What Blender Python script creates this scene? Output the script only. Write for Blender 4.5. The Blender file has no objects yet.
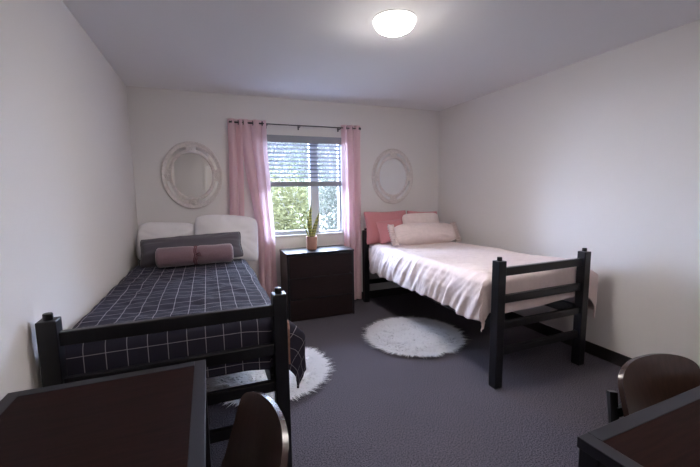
import bpy, bmesh, math, random
from mathutils import Vector, Matrix, Euler, noise

PI = math.pi
scn = bpy.context.scene
COL = scn.collection

# ------------------------------------------------------------------ room numbers (metres)
XL, XR, YB, YF, H = -0.665, 2.948, 4.172, -1.05, 2.44

# ------------------------------------------------------------------ helpers
def srgb(r, g, b):
    f = lambda c: (c / 255 / 12.92) if c / 255 <= 0.04045 else ((c / 255 + 0.055) / 1.055) ** 2.4
    return (f(r), f(g), f(b), 1.0)

def mesh_obj(name, bm, mat, parent=None, smooth=False, kind=None):
    me = bpy.data.meshes.new(name)
    bm.to_mesh(me)
    bm.free()
    for m in (mat if isinstance(mat, (list, tuple)) else [mat]):
        me.materials.append(m)
    if smooth:
        for p in me.polygons:
            p.use_smooth = True
    o = bpy.data.objects.new(name, me)
    COL.objects.link(o)
    if parent is not None:
        o.parent = parent
    if kind:
        o['kind'] = kind
    return o

def thing(name, label, cat, loc=(0, 0, 0), rz=0.0, group=None):
    o = bpy.data.objects.new(name, None)
    o.empty_display_size = 0.1
    COL.objects.link(o)
    o.location = loc
    o.rotation_euler = (0, 0, rz)
    o['label'] = label
    o['category'] = cat
    if group:
        o['group'] = group
    return o

def tag(o, label, cat, group=None):
    o['label'] = label
    o['category'] = cat
    if group:
        o['group'] = group
    return o

def dup(root, loc, rz, label, group=None):
    r = root.copy()
    COL.objects.link(r)
    r.location = loc
    r.rotation_euler = (0, 0, rz)
    r['label'] = label
    if group:
        r['group'] = group
    for ch in list(root.children):
        c = ch.copy()
        COL.objects.link(c)
        c.parent = r
        for g in list(ch.children):
            d = g.copy()
            COL.objects.link(d)
            d.parent = c
    return r

def box(bm, lo, hi, bevel=0.0, seg=2, mat=0):
    lo, hi = Vector(lo), Vector(hi)
    c = (lo + hi) / 2
    r = bmesh.ops.create_cube(bm, size=1.0, matrix=Matrix.Translation(c) @ Matrix.Diagonal((*(hi - lo), 1)))
    vs = r['verts']
    fs = set(f for v in vs for f in v.link_faces)
    for f in fs:
        f.material_index = mat
    if bevel > 0:
        es = list(set(e for v in vs for e in v.link_edges))
        bmesh.ops.bevel(bm, geom=es, offset=bevel, segments=seg, affect='EDGES', profile=0.5)

def BX(lo, hi, bevel=0.0, seg=2):
    bm = bmesh.new()
    box(bm, lo, hi, bevel, seg)
    return bm

def sweep(bm, pts, rad, n=8, caps=True, mat=0):
    """round or square tube along points; rad number or list"""
    pts = [Vector(p) for p in pts]
    rings = []
    up = Vector((0, 0, 1))
    for i, p in enumerate(pts):
        d = (pts[min(i + 1, len(pts) - 1)] - pts[max(i - 1, 0)]).normalized()
        a = d.cross(up)
        if a.length < 1e-3:
            a = d.cross(Vector((1, 0, 0)))
        a.normalize()
        b = a.cross(d).normalized()
        r = rad[i] if isinstance(rad, (list, tuple)) else rad
        ring = []
        for k in range(n):
            t = 2 * PI * k / n + (PI / 4 if n == 4 else 0)
            ring.append(bm.verts.new(p + a * math.cos(t) * r + b * math.sin(t) * r))
        rings.append(ring)
    for i in range(len(rings) - 1):
        for k in range(n):
            f = bm.faces.new((rings[i][k], rings[i][(k + 1) % n], rings[i + 1][(k + 1) % n], rings[i + 1][k]))
            f.material_index = mat
    if caps:
        bm.faces.new(list(reversed(rings[0]))).material_index = mat
        bm.faces.new(rings[-1]).material_index = mat

def lathe(bm, prof, n=32, origin=(0, 0, 0), sx=1.0, sy=1.0, cap=True):
    o = Vector(origin)
    rings = []
    for r, z in prof:
        rings.append([bm.verts.new(o + Vector((r * sx * math.cos(2 * PI * k / n), r * sy * math.sin(2 * PI * k / n), z))) for k in range(n)])
    for i in range(len(rings) - 1):
        for k in range(n):
            bm.faces.new((rings[i][k], rings[i][(k + 1) % n], rings[i + 1][(k + 1) % n], rings[i + 1][k]))
    if cap:
        bm.faces.new(list(reversed(rings[0])))
        bm.faces.new(rings[-1])

def grid(bm, fn, nu, nv, uvfn=None, mat=0):
    """surface from fn(u,v), u,v in 0..1"""
    uvl = bm.loops.layers.uv.verify() if uvfn else None
    vs = [[bm.verts.new(fn(i / nu, j / nv)) for j in range(nv + 1)] for i in range(nu + 1)]
    for i in range(nu):
        for j in range(nv):
            f = bm.faces.new((vs[i][j], vs[i + 1][j], vs[i + 1][j + 1], vs[i][j + 1]))
            f.material_index = mat
            if uvfn:
                for l, (a, b) in zip(f.loops, ((i, j), (i + 1, j), (i + 1, j + 1), (i, j + 1))):
                    l[uvl].uv = uvfn(a / nu, b / nv)
    return vs

def solidify(o, th, offset=-1, mo=0):
    m = o.modifiers.new('thickness', 'SOLIDIFY')
    m.thickness = th
    m.offset = offset
    m.material_offset = mo
    m.material_offset_rim = 0
    return m

def subsurf(o, lv=1):
    m = o.modifiers.new('smooth', 'SUBSURF')
    m.levels = lv
    m.render_levels = lv
    return m

def sstep(a, b, x):
    t = max(0.0, min(1.0, (x - a) / (b - a)))
    return t * t * (3 - 2 * t)

def nz(x, y, z=0.0):
    return noise.noise(Vector((x, y, z)))

# ------------------------------------------------------------------ materials
def newmat(name):
    m = bpy.data.materials.new(name)
    m.use_nodes = True
    nt = m.node_tree
    return m, nt, nt.nodes['Principled BSDF']

def plain(name, col, rough=0.5, metal=0.0, spec=0.5, noise_scale=None, noise_amt=0.0, bump=0.0, bump_scale=200.0, sheen=0.0):
    m, nt, b = newmat(name)
    b.inputs['Base Color'].default_value = col
    b.inputs['Roughness'].default_value = rough
    b.inputs['Metallic'].default_value = metal
    b.inputs['Specular IOR Level'].default_value = spec
    if sheen:
        b.inputs['Sheen Weight'].default_value = sheen
        b.inputs['Sheen Roughness'].default_value = 0.5
    tc = nt.nodes.new('ShaderNodeTexCoord')
    if noise_scale:
        n = nt.nodes.new('ShaderNodeTexNoise')
        n.inputs['Scale'].default_value = noise_scale
        n.inputs['Detail'].default_value = 4
        nt.links.new(tc.outputs['Object'], n.inputs['Vector'])
        mr = nt.nodes.new('ShaderNodeMapRange')
        mr.inputs['From Min'].default_value = 0.3
        mr.inputs['From Max'].default_value = 0.7
        mr.inputs['To Min'].default_value = 1 - noise_amt
        mr.inputs['To Max'].default_value = 1 + noise_amt
        nt.links.new(n.outputs['Fac'], mr.inputs['Value'])
        mx = nt.nodes.new('ShaderNodeVectorMath')
        mx.operation = 'SCALE'
        mx.inputs[0].default_value = col[:3]
        nt.links.new(mr.outputs['Result'], mx.inputs['Scale'])
        nt.links.new(mx.outputs['Vector'], b.inputs['Base Color'])
    if bump:
        n2 = nt.nodes.new('ShaderNodeTexNoise')
        n2.inputs['Scale'].default_value = bump_scale
        n2.inputs['Detail'].default_value = 3
        nt.links.new(tc.outputs['Object'], n2.inputs['Vector'])
        bp = nt.nodes.new('ShaderNodeBump')
        bp.inputs['Strength'].default_value = bump
        bp.inputs['Distance'].default_value = 0.004
        nt.links.new(n2.outputs['Fac'], bp.inputs['Height'])
        nt.links.new(bp.outputs['Normal'], b.inputs['Normal'])
    return m

M = {}
M['wall'] = plain('wall_paint', srgb(227, 224, 223), 0.75, spec=0.25, bump=0.08, bump_scale=120)
M['ceiling'] = plain('ceiling_paint', srgb(246, 245, 246), 0.85, spec=0.2, bump=0.12, bump_scale=160)
M['trimwhite'] = plain('white_trim', srgb(228, 226, 224), 0.45)
M['base'] = plain('dark_vinyl_baseboard', srgb(37, 33, 34), 0.5)
M['black'] = plain('black_painted_wood', srgb(17, 17, 22), 0.34, spec=0.4, noise_scale=14, noise_amt=0.18)
M['blackmetal'] = plain('black_metal', srgb(16, 16, 19), 0.35, metal=0.3)
M['edge'] = plain('charcoal_edge_band', srgb(33, 33, 41), 0.42, spec=0.35)
M['frame_grey'] = plain('grey_window_vinyl', srgb(182, 185, 194), 0.4)
M['blindgrey'] = plain('grey_blind_rail', srgb(138, 141, 150), 0.5)
M['mullion'] = plain('pale_mullion_vinyl', srgb(214, 217, 226), 0.4)
M['slat'] = plain('pale_slat', srgb(126, 130, 142), 0.5)
M['rod'] = plain('dark_steel', srgb(70, 68, 70), 0.35, metal=0.85)
M['mirror_frame'] = plain('whitewashed_frame', srgb(214, 206, 204), 0.5, noise_scale=60, noise_amt=0.10)
M['mirror'] = plain('mirror_glass', (0.9, 0.91, 0.92, 1), 0.02, metal=1.0)
M['mirror_inset'] = plain('mirror_inset', (0.88, 0.88, 0.89, 1), 0.06, metal=1.0)
M['white_linen'] = plain('white_linen', srgb(226, 223, 226), 0.8, sheen=0.2, bump=0.15, bump_scale=300)
M['grey_cloth'] = plain('charcoal_cotton', srgb(78, 74, 82), 0.85, sheen=0.2, bump=0.15, bump_scale=400)
M['mauve'] = plain('mauve_plush', srgb(114, 90, 98), 0.9, sheen=0.5, noise_scale=90, noise_amt=0.08, bump=0.3, bump_scale=500)
M['rose'] = plain('dusty_rose_cotton', srgb(194, 128, 132), 0.85, sheen=0.2, bump=0.15, bump_scale=400)
M['blush'] = plain('blush_cotton', srgb(229, 212, 209), 0.85, sheen=0.15, noise_scale=25, noise_amt=0.04, bump=0.12, bump_scale=350)
M['tan_lining'] = plain('tan_lining', srgb(150, 112, 96), 0.9)
M['terracotta'] = plain('terracotta_pot', srgb(182, 136, 120), 0.7, noise_scale=30, noise_amt=0.06)
M['soil'] = plain('soil', srgb(52, 40, 34), 0.95, bump=0.5, bump_scale=120)
M['plate'] = plain('white_plastic', srgb(226, 226, 224), 0.35)
M['ply_edge'] = plain('plywood_edge', srgb(58, 44, 42), 0.25)
M['bark'] = plain('pale_bark', srgb(170, 164, 158), 0.9, noise_scale=9, noise_amt=0.25)
M['backing'] = plain('rug_backing', srgb(240, 238, 238), 0.9)

def wood_mat(name, c1, c2, rough, scale=(1, 1, 1), spec=0.5):
    m, nt, b = newmat(name)
    tc = nt.nodes.new('ShaderNodeTexCoord')
    mp = nt.nodes.new('ShaderNodeMapping')
    mp.inputs['Scale'].default_value = scale
    n = nt.nodes.new('ShaderNodeTexNoise')
    n.inputs['Scale'].default_value = 6
    n.inputs['Detail'].default_value = 6
    n.inputs['Distortion'].default_value = 0.6
    cr = nt.nodes.new('ShaderNodeValToRGB')
    cr.color_ramp.elements[0].position = 0.32
    cr.color_ramp.elements[1].position = 0.68
    cr.color_ramp.elements[0].color = c1
    cr.color_ramp.elements[1].color = c2
    nt.links.new(tc.outputs['Object'], mp.inputs['Vector'])
    nt.links.new(mp.outputs['Vector'], n.inputs['Vector'])
    nt.links.new(n.outputs['Fac'], cr.inputs['Fac'])
    nt.links.new(cr.outputs['Color'], b.inputs['Base Color'])
    b.inputs['Roughness'].default_value = rough
    b.inputs['Specular IOR Level'].default_value = spec
    return m

M['espresso'] = wood_mat('espresso_laminate', srgb(26, 12, 10), srgb(36, 18, 15), 0.55, (1.2, 14, 1.2), spec=0.06)
M['espresso_front'] = wood_mat('espresso_drawer', srgb(30, 22, 23), srgb(40, 29, 29), 0.42, (1.2, 1.2, 14), spec=0.15)
M['bentply'] = wood_mat('dark_walnut_ply', srgb(48, 35, 31), srgb(64, 47, 41), 0.3, (12, 12, 1.0), spec=0.5)

def carpet_mat():
    m, nt, b = newmat('grey_loop_carpet')
    tc = nt.nodes.new('ShaderNodeTexCoord')
    n1 = nt.nodes.new('ShaderNodeTexNoise')
    n1.inputs['Scale'].default_value = 150
    n1.inputs['Detail'].default_value = 2
    n2 = nt.nodes.new('ShaderNodeTexNoise')
    n2.inputs['Scale'].default_value = 3.0
    n2.inputs['Detail'].default_value = 4
    cr = nt.nodes.new('ShaderNodeValToRGB')
    cr.color_ramp.elements[0].position = 0.35
    cr.color_ramp.elements[1].position = 0.66
    cr.color_ramp.elements[0].color = srgb(46, 44, 50)
    cr.color_ramp.elements[1].color = srgb(106, 101, 110)
    mr = nt.nodes.new('ShaderNodeMapRange')
    mr.inputs['To Min'].default_value = 0.9
    mr.inputs['To Max'].default_value = 1.1
    sc = nt.nodes.new('ShaderNodeVectorMath')
    sc.operation = 'SCALE'
    L = nt.links.new
    L(tc.outputs['Object'], n1.inputs['Vector'])
    L(tc.outputs['Object'], n2.inputs['Vector'])
    L(n1.outputs['Fac'], cr.inputs['Fac'])
    L(n2.outputs['Fac'], mr.inputs['Value'])
    L(cr.outputs['Color'], sc.inputs[0])
    L(mr.outputs['Result'], sc.inputs['Scale'])
    L(sc.outputs['Vector'], b.inputs['Base Color'])
    b.inputs['Roughness'].default_value = 0.95
    b.inputs['Specular IOR Level'].default_value = 0.1
    return m
M['carpet'] = carpet_mat()

def grid_cloth():
    """charcoal-navy cotton woven with a thin white windowpane check; uv are metres on the cloth"""
    m, nt, b = newmat('windowpane_check_cotton')
    L = nt.links.new
    uv = nt.nodes.new('ShaderNodeUVMap')
    sep = nt.nodes.new('ShaderNodeSeparateXYZ')
    L(uv.outputs['UV'], sep.inputs['Vector'])
    outs = []
    for ax in ('X', 'Y'):
        d = nt.nodes.new('ShaderNodeMath'); d.operation = 'DIVIDE'; d.inputs[1].default_value = 0.08
        fr = nt.nodes.new('ShaderNodeMath'); fr.operation = 'FRACT'
        s = nt.nodes.new('ShaderNodeMath'); s.operation = 'SUBTRACT'; s.inputs[1].default_value = 0.5
        a = nt.nodes.new('ShaderNodeMath'); a.operation = 'ABSOLUTE'
        lt = nt.nodes.new('ShaderNodeMath'); lt.operation = 'LESS_THAN'; lt.inputs[1].default_value = 0.018
        L(sep.outputs[ax], d.inputs[0]); L(d.outputs[0], fr.inputs[0]); L(fr.outputs[0], s.inputs[0])
        L(s.outputs[0], a.inputs[0]); L(a.outputs[0], lt.inputs[0])
        outs.append(lt)
    mx = nt.nodes.new('ShaderNodeMath'); mx.operation = 'MAXIMUM'
    L(outs[0].outputs[0], mx.inputs[0]); L(outs[1].outputs[0], mx.inputs[1])
    mix = nt.nodes.new('ShaderNodeMix'); mix.data_type = 'RGBA'
    mix.inputs['A'].default_value = srgb(47, 46, 59)
    mix.inputs['B'].default_value = srgb(166, 160, 168)
    L(mx.outputs[0], mix.inputs['Factor'])
    L(mix.outputs['Result'], b.inputs['Base Color'])
    b.inputs['Roughness'].default_value = 0.9
    b.inputs['Specular IOR Level'].default_value = 0.2
    return m
M['check'] = grid_cloth()

def translucent(name, col, amt, rough=0.9, tcol=None):
    m, nt, b = newmat(name)
    b.inputs['Base Color'].default_value = col
    b.inputs['Roughness'].default_value = rough
    tr = nt.nodes.new('ShaderNodeBsdfTranslucent')
    tr.inputs['Color'].default_value = tcol or col
    mix = nt.nodes.new('ShaderNodeMixShader')
    mix.inputs['Fac'].default_value = amt
    out = nt.nodes['Material Output']
    nt.links.new(b.outputs['BSDF'], mix.inputs[1])
    nt.links.new(tr.outputs['BSDF'], mix.inputs[2])
    nt.links.new(mix.outputs['Shader'], out.inputs['Surface'])
    return m
M['curtain'] = translucent('pink_curtain_voile', srgb(240, 212, 217), 0.45)
M['fur'] = translucent('white_faux_fur', srgb(250, 249, 250), 0.4)
M['leafA'] = translucent('yellow_green_leaf', srgb(122, 122, 84), 0.3)
M['leafB'] = translucent('olive_leaf', srgb(96, 104, 80), 0.3)
M['leafC'] = translucent('grey_green_leaf', srgb(106, 110, 100), 0.3)

def glass_mat():
    m, nt, b = newmat('window_glass')
    out = nt.nodes['Material Output']
    nt.nodes.remove(b)
    tr = nt.nodes.new('ShaderNodeBsdfTransparent')
    tr.inputs['Color'].default_value = (0.95, 0.97, 0.97, 1)
    gl = nt.nodes.new('ShaderNodeBsdfGlossy')
    gl.inputs['Roughness'].default_value = 0.02
    fr = nt.nodes.new('ShaderNodeFresnel')
    fr.inputs['IOR'].default_value = 1.3
    mix = nt.nodes.new('ShaderNodeMixShader')
    nt.links.new(fr.outputs['Fac'], mix.inputs['Fac'])
    nt.links.new(tr.outputs['BSDF'], mix.inputs[1])
    nt.links.new(gl.outputs['BSDF'], mix.inputs[2])
    nt.links.new(mix.outputs['Shader'], out.inputs['Surface'])
    return m
M['glass'] = glass_mat()

LAMP_STRENGTH = 310.0
def lamp_mat():
    m, nt, b = newmat('lit_opal_diffuser')
    b.inputs['Base Color'].default_value = (0.9, 0.9, 0.88, 1)
    b.inputs['Emission Color'].default_value = (1.0, 0.93, 0.88, 1)
    # emission graded by height: bright below, dim at the rim to limit ceiling halo
    tc = nt.nodes.new('ShaderNodeTexCoord')
    sp = nt.nodes.new('ShaderNodeSeparateXYZ')
    mr = nt.nodes.new('ShaderNodeMapRange')
    mr.interpolation_type = 'SMOOTHSTEP'
    mr.inputs['From Min'].default_value = -0.036
    mr.inputs['From Max'].default_value = -0.076
    mr.inputs['To Min'].default_value = 6.0
    mr.inputs['To Max'].default_value = LAMP_STRENGTH
    nt.links.new(tc.outputs['Object'], sp.inputs['Vector'])
    nt.links.new(sp.outputs['Z'], mr.inputs['Value'])
    nt.links.new(mr.outputs['Result'], b.inputs['Emission Strength'])
    return m
M['lamp'] = lamp_mat()

def snake_leaf_mat():
    m, nt, b = newmat('snake_plant_leaf')
    tc = nt.nodes.new('ShaderNodeTexCoord')
    w = nt.nodes.new('ShaderNodeTexWave')
    w.bands_direction = 'Z'
    w.inputs['Scale'].default_value = 9
    w.inputs['Distortion'].default_value = 6
    w.inputs['Detail'].default_value = 2
    cr = nt.nodes.new('ShaderNodeValToRGB')
    cr.color_ramp.elements[0].color = srgb(92, 104, 52)
    cr.color_ramp.elements[1].color = srgb(160, 156, 82)
    nt.links.new(tc.outputs['Object'], w.inputs['Vector'])
    nt.links.new(w.outputs['Fac'], cr.inputs['Fac'])
    nt.links.new(cr.outputs['Color'], b.inputs['Base Color'])
    b.inputs['Roughness'].default_value = 0.4
    return m
M['snake'] = snake_leaf_mat()
M['snake_edge'] = plain('snake_plant_margin', srgb(206, 196, 110), 0.45)

# ------------------------------------------------------------------ camera
f_px, yaw, pitch, roll, cam_h = 360.6, 0.3749, 0.1182, -0.0145, 1.4003
cy, sy, cp, sp = math.cos(yaw), math.sin(yaw), math.cos(pitch), math.sin(pitch)
F = Vector((sy * cp, cy * cp, -sp))
R = Vector((cy, -sy, 0))
U = R.cross(F)
R2 = R * math.cos(roll) + U * math.sin(roll)
U2 = -R * math.sin(roll) + U * math.cos(roll)
cam = bpy.data.cameras.new('camera')
cam.sensor_fit = 'HORIZONTAL'
cam.sensor_width = 36
cam.lens = f_px / 700 * 36
cam.clip_start = 0.05
cam.clip_end = 300
co = bpy.data.objects.new('camera', cam)
COL.objects.link(co)
mat3 = Matrix((R2, U2, -F)).transposed()
co.matrix_world = Matrix.Translation((0, 0, cam_h)) @ mat3.to_4x4()
scn.camera = co

# ------------------------------------------------------------------ room shell
WX0, WX1, WZ0, WZ1 = 0.632, 1.545, 0.875, 2.035     # window opening
T = 0.16
mesh_obj('floor', BX((XL - T, YF - T, -0.12), (XR + T, YB + T, 0)), M['carpet'], kind='structure')
mesh_obj('ceiling', BX((XL - T, YF - T, H), (XR + T, YB + T, H + 0.12)), M['ceiling'], kind='structure')
mesh_obj('wall_left', BX((XL - T, YF - T, 0), (XL, YB + T, H)), M['wall'], kind='structure')
mesh_obj('wall_right', BX((XR, YF - T, 0), (XR + T, YB + T, H)), M['wall'], kind='structure')
bm = bmesh.new()
box(bm, (XL, YB, 0), (WX0, YB + T, H))
box(bm, (WX1, YB, 0), (XR, YB + T, H))
box(bm, (WX0, YB, 0), (WX1, YB + T, WZ0))
box(bm, (WX0, YB, WZ1), (WX1, YB + T, H))
mesh_obj('wall_back', bm, M['wall'], kind='structure')
DX0, DX1, DZ = 0.02, 0.93, 2.05
bm = bmesh.new()
box(bm, (XL, YF - T, 0), (DX0, YF, H))
box(bm, (DX1, YF - T, 0), (XR, YF, H))
box(bm, (DX0, YF - T, DZ), (DX1, YF, H))
mesh_obj('wall_front', bm, M['wall'], kind='structure')

BH, BT = 0.10, 0.012
mesh_obj('baseboard_left', BX((XL, YF, 0), (XL + BT, YB, BH), 0.003), M['base'], kind='structure')
mesh_obj('baseboard_right', BX((XR - BT, YF, 0), (XR, YB, BH), 0.003), M['base'], kind='structure')
mesh_obj('baseboard_back', BX((XL + BT, YB - BT, 0), (XR - BT, YB, BH), 0.003), M['base'], kind='structure')
bm = bmesh.new()
box(bm, (XL + BT, YF, 0), (DX0 - 0.06, YF + BT, BH), 0.003)
box(bm, (DX1 + 0.06, YF, 0), (XR - BT, YF + BT, BH), 0.003)
mesh_obj('baseboard_front', bm, M['base'], kind='structure')

# door behind the camera (shows in the round mirror)
d1 = mesh_obj('door_1', BX((DX0 + 0.004, YF - 0.05, 0.006), (DX1 - 0.004, YF - 0.008, DZ - 0.004), 0.003), M['trimwhite'], kind='structure')
bm = bmesh.new()
for x0, x1, z0, z1 in ((0.12, 0.42, 0.2, 0.95), (0.53, 0.83, 0.2, 0.95), (0.12, 0.42, 1.1, 1.9), (0.53, 0.83, 1.1, 1.9)):
    box(bm, (DX0 + x0 - 0.02, YF - 0.012, z0), (DX0 + x1 - 0.02, YF - 0.002, z1), 0.004)
mesh_obj('door_panel', bm, M['trimwhite'], d1)
bm = bmesh.new()
sweep(bm, [(DX0 + 0.84, YF - 0.01, 1.0), (DX0 + 0.84, YF + 0.05, 1.0)], 0.012, 12)
sweep(bm, [(DX0 + 0.845, YF + 0.045, 1.0), (DX0 + 0.73, YF + 0.045, 1.0)], 0.009, 12)
mesh_obj('door_handle', bm, M['rod'], d1, smooth=True)
bm = bmesh.new()
box(bm, (DX0 - 0.06, YF, 0), (DX0, YF + 0.015, DZ + 0.06), 0.003)
box(bm, (DX1, YF, 0), (DX1 + 0.06, YF + 0.015, DZ + 0.06), 0.003)
box(bm, (DX0, YF, DZ), (DX1, YF + 0.015, DZ + 0.06), 0.003)
mesh_obj('door_frame', bm, M['trimwhite'], d1)

# window: grey vinyl slider, mullion right of centre
WY0, WY1 = YB + 0.045, YB + 0.115
wbm = bmesh.new()
fw = 0.022
box(wbm, (WX0, WY0, WZ0), (WX0 + fw, WY1, WZ1), 0.004)
box(wbm, (WX1 - fw, WY0, WZ0), (WX1, WY1, WZ1), 0.004)
box(wbm, (WX0 + fw, WY0, WZ0), (WX1 - fw, WY1, WZ0 + 0.04), 0.004)
box(wbm, (WX0 + fw, WY0, WZ1 - 0.05), (WX1 - fw, WY1, WZ1), 0.004)
win = mesh_obj('window_1', wbm, M['frame_grey'], kind='structure')
mx0, mx1 = 1.158, 1.262
mesh_obj('window_mullion', BX((mx0, WY0 - 0.002, WZ0 + 0.04), (mx1, WY1, WZ1 - 0.05), 0.005), M['mullion'], win)
bm = bmesh.new()
sx0, sx1, sz0, sz1 = WX0 + fw, mx0, WZ0 + 0.04, WZ1 - 0.05
box(bm, (sx0, WY0 + 0.01, sz0), (sx0 + 0.02, WY1 - 0.01, sz1), 0.003)
box(bm, (sx0, WY0 + 0.01, sz0), (sx1, WY1 - 0.01, sz0 + 0.022), 0.003)
mesh_obj('window_sash', bm, M['frame_grey'], win)
mesh_obj('window_pane', BX((WX0 + fw, WY0 + 0.04, WZ0 + 0.04), (mx0, WY0 + 0.044, WZ1 - 0.05)), M['glass'], win)
mesh_obj('window_pane', BX((mx1, WY0 + 0.05, WZ0 + 0.04), (WX1 - fw, WY0 + 0.054, WZ1 - 0.05)), M['glass'], win)
mesh_obj('window_sill', BX((WX0 + 0.002, YB - 0.018, WZ0 - 0.0), (WX1 - 0.002, WY0, WZ0 + 0.018), 0.004), M['trimwhite'], win)

# ------------------------------------------------------------------ window blind, half drawn
bl = thing('window_blind', 'grey-railed slatted blind lowered over the upper half of the window', 'blind', ((WX0 + WX1) / 2, YB + 0.010, WZ1))
bw = (WX1 - WX0) / 2 - 0.004
mesh_obj('headrail', BX((-bw, -0.03, -0.082), (bw, 0.016, -0.002), 0.005), M['blindgrey'], bl)
bm = bmesh.new()
zz = -0.105
while zz > -0.50:
    c = bmesh.ops.create_cube(bm, size=1, matrix=Matrix.Translation((0, 0, zz)) @ Matrix.Rotation(math.radians(-20), 4, 'X') @ Matrix.Diagonal((2 * bw - 0.02, 0.044, 0.0022, 1)))
    zz -= 0.046
mesh_obj('slats', bm, M['slat'], bl)
mesh_obj('bottom_rail', BX((-bw + 0.004, -0.026, -0.578), (bw - 0.004, 0.014, -0.520), 0.006), M['blindgrey'], bl)
for x in (-0.3, 0.02, 0.3):
    bm = bmesh.new()
    sweep(bm, [(x, 0.021, -0.08), (x, 0.021, -0.53)], 0.0013, 6)
    mesh_obj('ladder_cord', bm, M['slat'], bl)

# ------------------------------------------------------------------ curtain rod
RY, RZ = YB - 0.088, 2.135
rod = thing('curtain_rod', 'thin dark steel curtain rod above the window', 'curtain rod', (1.0, RY, RZ))
bm = bmesh.new()
sweep(bm, [(-0.40, 0, 0), (0.725, 0, 0)], 0.0065, 12)
mesh_obj('thin_tube', bm, M['rod'], rod, smooth=True)
bm = bmesh.new()
sweep(bm, [(-0.70, 0, 0), (-0.40, 0, 0)], 0.0095, 12)
mesh_obj('thick_tube', bm, M['rod'], rod, smooth=True)
for s, x in ((-1, -0.70), (1, 0.725)):
    bm = bmesh.new()
    sweep(bm, [(x, 0, 0), (x + s * 0.008, 0, 0), (x + s * 0.02, 0, 0), (x + s * 0.034, 0, 0), (x + s * 0.042, 0, 0)], [0.012, 0.018, 0.020, 0.016, 0.006], 16)
    mesh_obj('finial', bm, M['rod'], rod, smooth=True)
for x in (-0.345, 0.02, 0.503):
    bm = bmesh.new()
    sweep(bm, [(x, 0, -0.013), (x, 0.085, -0.013)], 0.005, 8)
    box(bm, (x - 0.008, 0.080, -0.035), (x + 0.008, 0.087, 0.02), 0.002)
    sweep(bm, [(x, -0.012, 0.002), (x, -0.008, -0.012), (x, 0.008, -0.012), (x, 0.012, 0.002)], 0.004, 6)
    mesh_obj('bracket', bm, M['rod'], rod)

# ------------------------------------------------------------------ curtains
def curtain(label, x_top, x_bot, folds, amp, zb, ring_xs, sway=0.0, seed=0, zpin=None, squeeze=None, group=None):
    cx = sum(x_top) / 2
    root = thing('curtain', label, 'curtain', (cx, RY, 0), 0, group)
    zt = 2.17
    bm = bmesh.new()
    def fn(u, v):
        z = zt + (zb - zt) * v
        k = sstep(0, 1, v) if squeeze is None else squeeze(v)
        a = x_top[0] + (x_bot[0] - x_top[0]) * k
        b = x_top[1] + (x_bot[1] - x_top[1]) * k
        ph = 2 * PI * folds * u + 0.5 * math.sin(3 * v + seed) + PI / 2
        am = amp * (0.75 + 0.35 * v) * (1 + 0.25 * nz(u * 3, v * 2, seed))
        y = am * math.sin(ph) + 0.010 * nz(u * 9 + seed, v * 5, 2.0)
        x = a + (b - a) * u + 0.35 * am * math.cos(ph) + 0.006 * nz(u * 4, v * 6, seed + 9)
        y = max(-0.066, min(0.058, y))
        return Vector((x - cx, y, z))
    grid(bm, fn, int(26 * folds), 60)
    o = mesh_obj('panel', bm, M['curtain'], root, smooth=True)
    for x in ring_xs:
        bm = bmesh.new()
        n = 18
        pts = [(0.003, 0.0215 * math.cos(t * 2 * PI / n), 0.0215 * math.sin(t * 2 * PI / n)) for t in range(n + 1)]
        sweep(bm, pts, 0.0045, 8, caps=False)
        g = mesh_obj('grommet', bm, M['rod'], root, smooth=True)
        g.location = (x - cx, 0, RZ)
    return root

curtain('narrow straight pink curtain panel hanging left of the window beside the round mirror', (0.252, 0.385), (0.19, 0.345), 1.5, 0.030, 0.05,
        (0.285, 0.35), seed=1.3, group=None)
curtain('pink curtain panel pulled aside in diagonal folds at the left edge of the window', (0.355, 0.645), (0.505, 0.69), 2.5, 0.030, 0.05,
        (0.40, 0.50, 0.60), seed=4.1, squeeze=lambda v: sstep(0.0, 0.66, v))
curtain('pink curtain panel hanging straight at the right edge of the window', (1.522, 1.775), (1.545, 1.752), 3, 0.030, 0.045,
        (1.57, 1.65, 1.73), seed=7.7)

# ------------------------------------------------------------------ ceiling light
cl = thing('ceiling_light', 'round flush ceiling light with a glowing white dome', 'ceiling light', (1.135, 2.085, H))
bm = bmesh.new()
lathe(bm, [(0.125, -0.0055), (0.132, -0.0055), (0.1345, -0.004), (0.1345, -0.0005)], 48)
mesh_obj('metal_ring', bm, M['plate'], cl, smooth=True)
bm = bmesh.new()
prof = [(0.001, -0.088)] + [(0.132 * math.sin(t * PI / 2 / 12) ** 0.95, -0.006 - 0.074 * math.cos(t * PI / 2 / 12)) for t in range(1, 13)]
lathe(bm, prof, 48)
mesh_obj('diffuser', bm, M['lamp'], cl, smooth=True)

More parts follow.
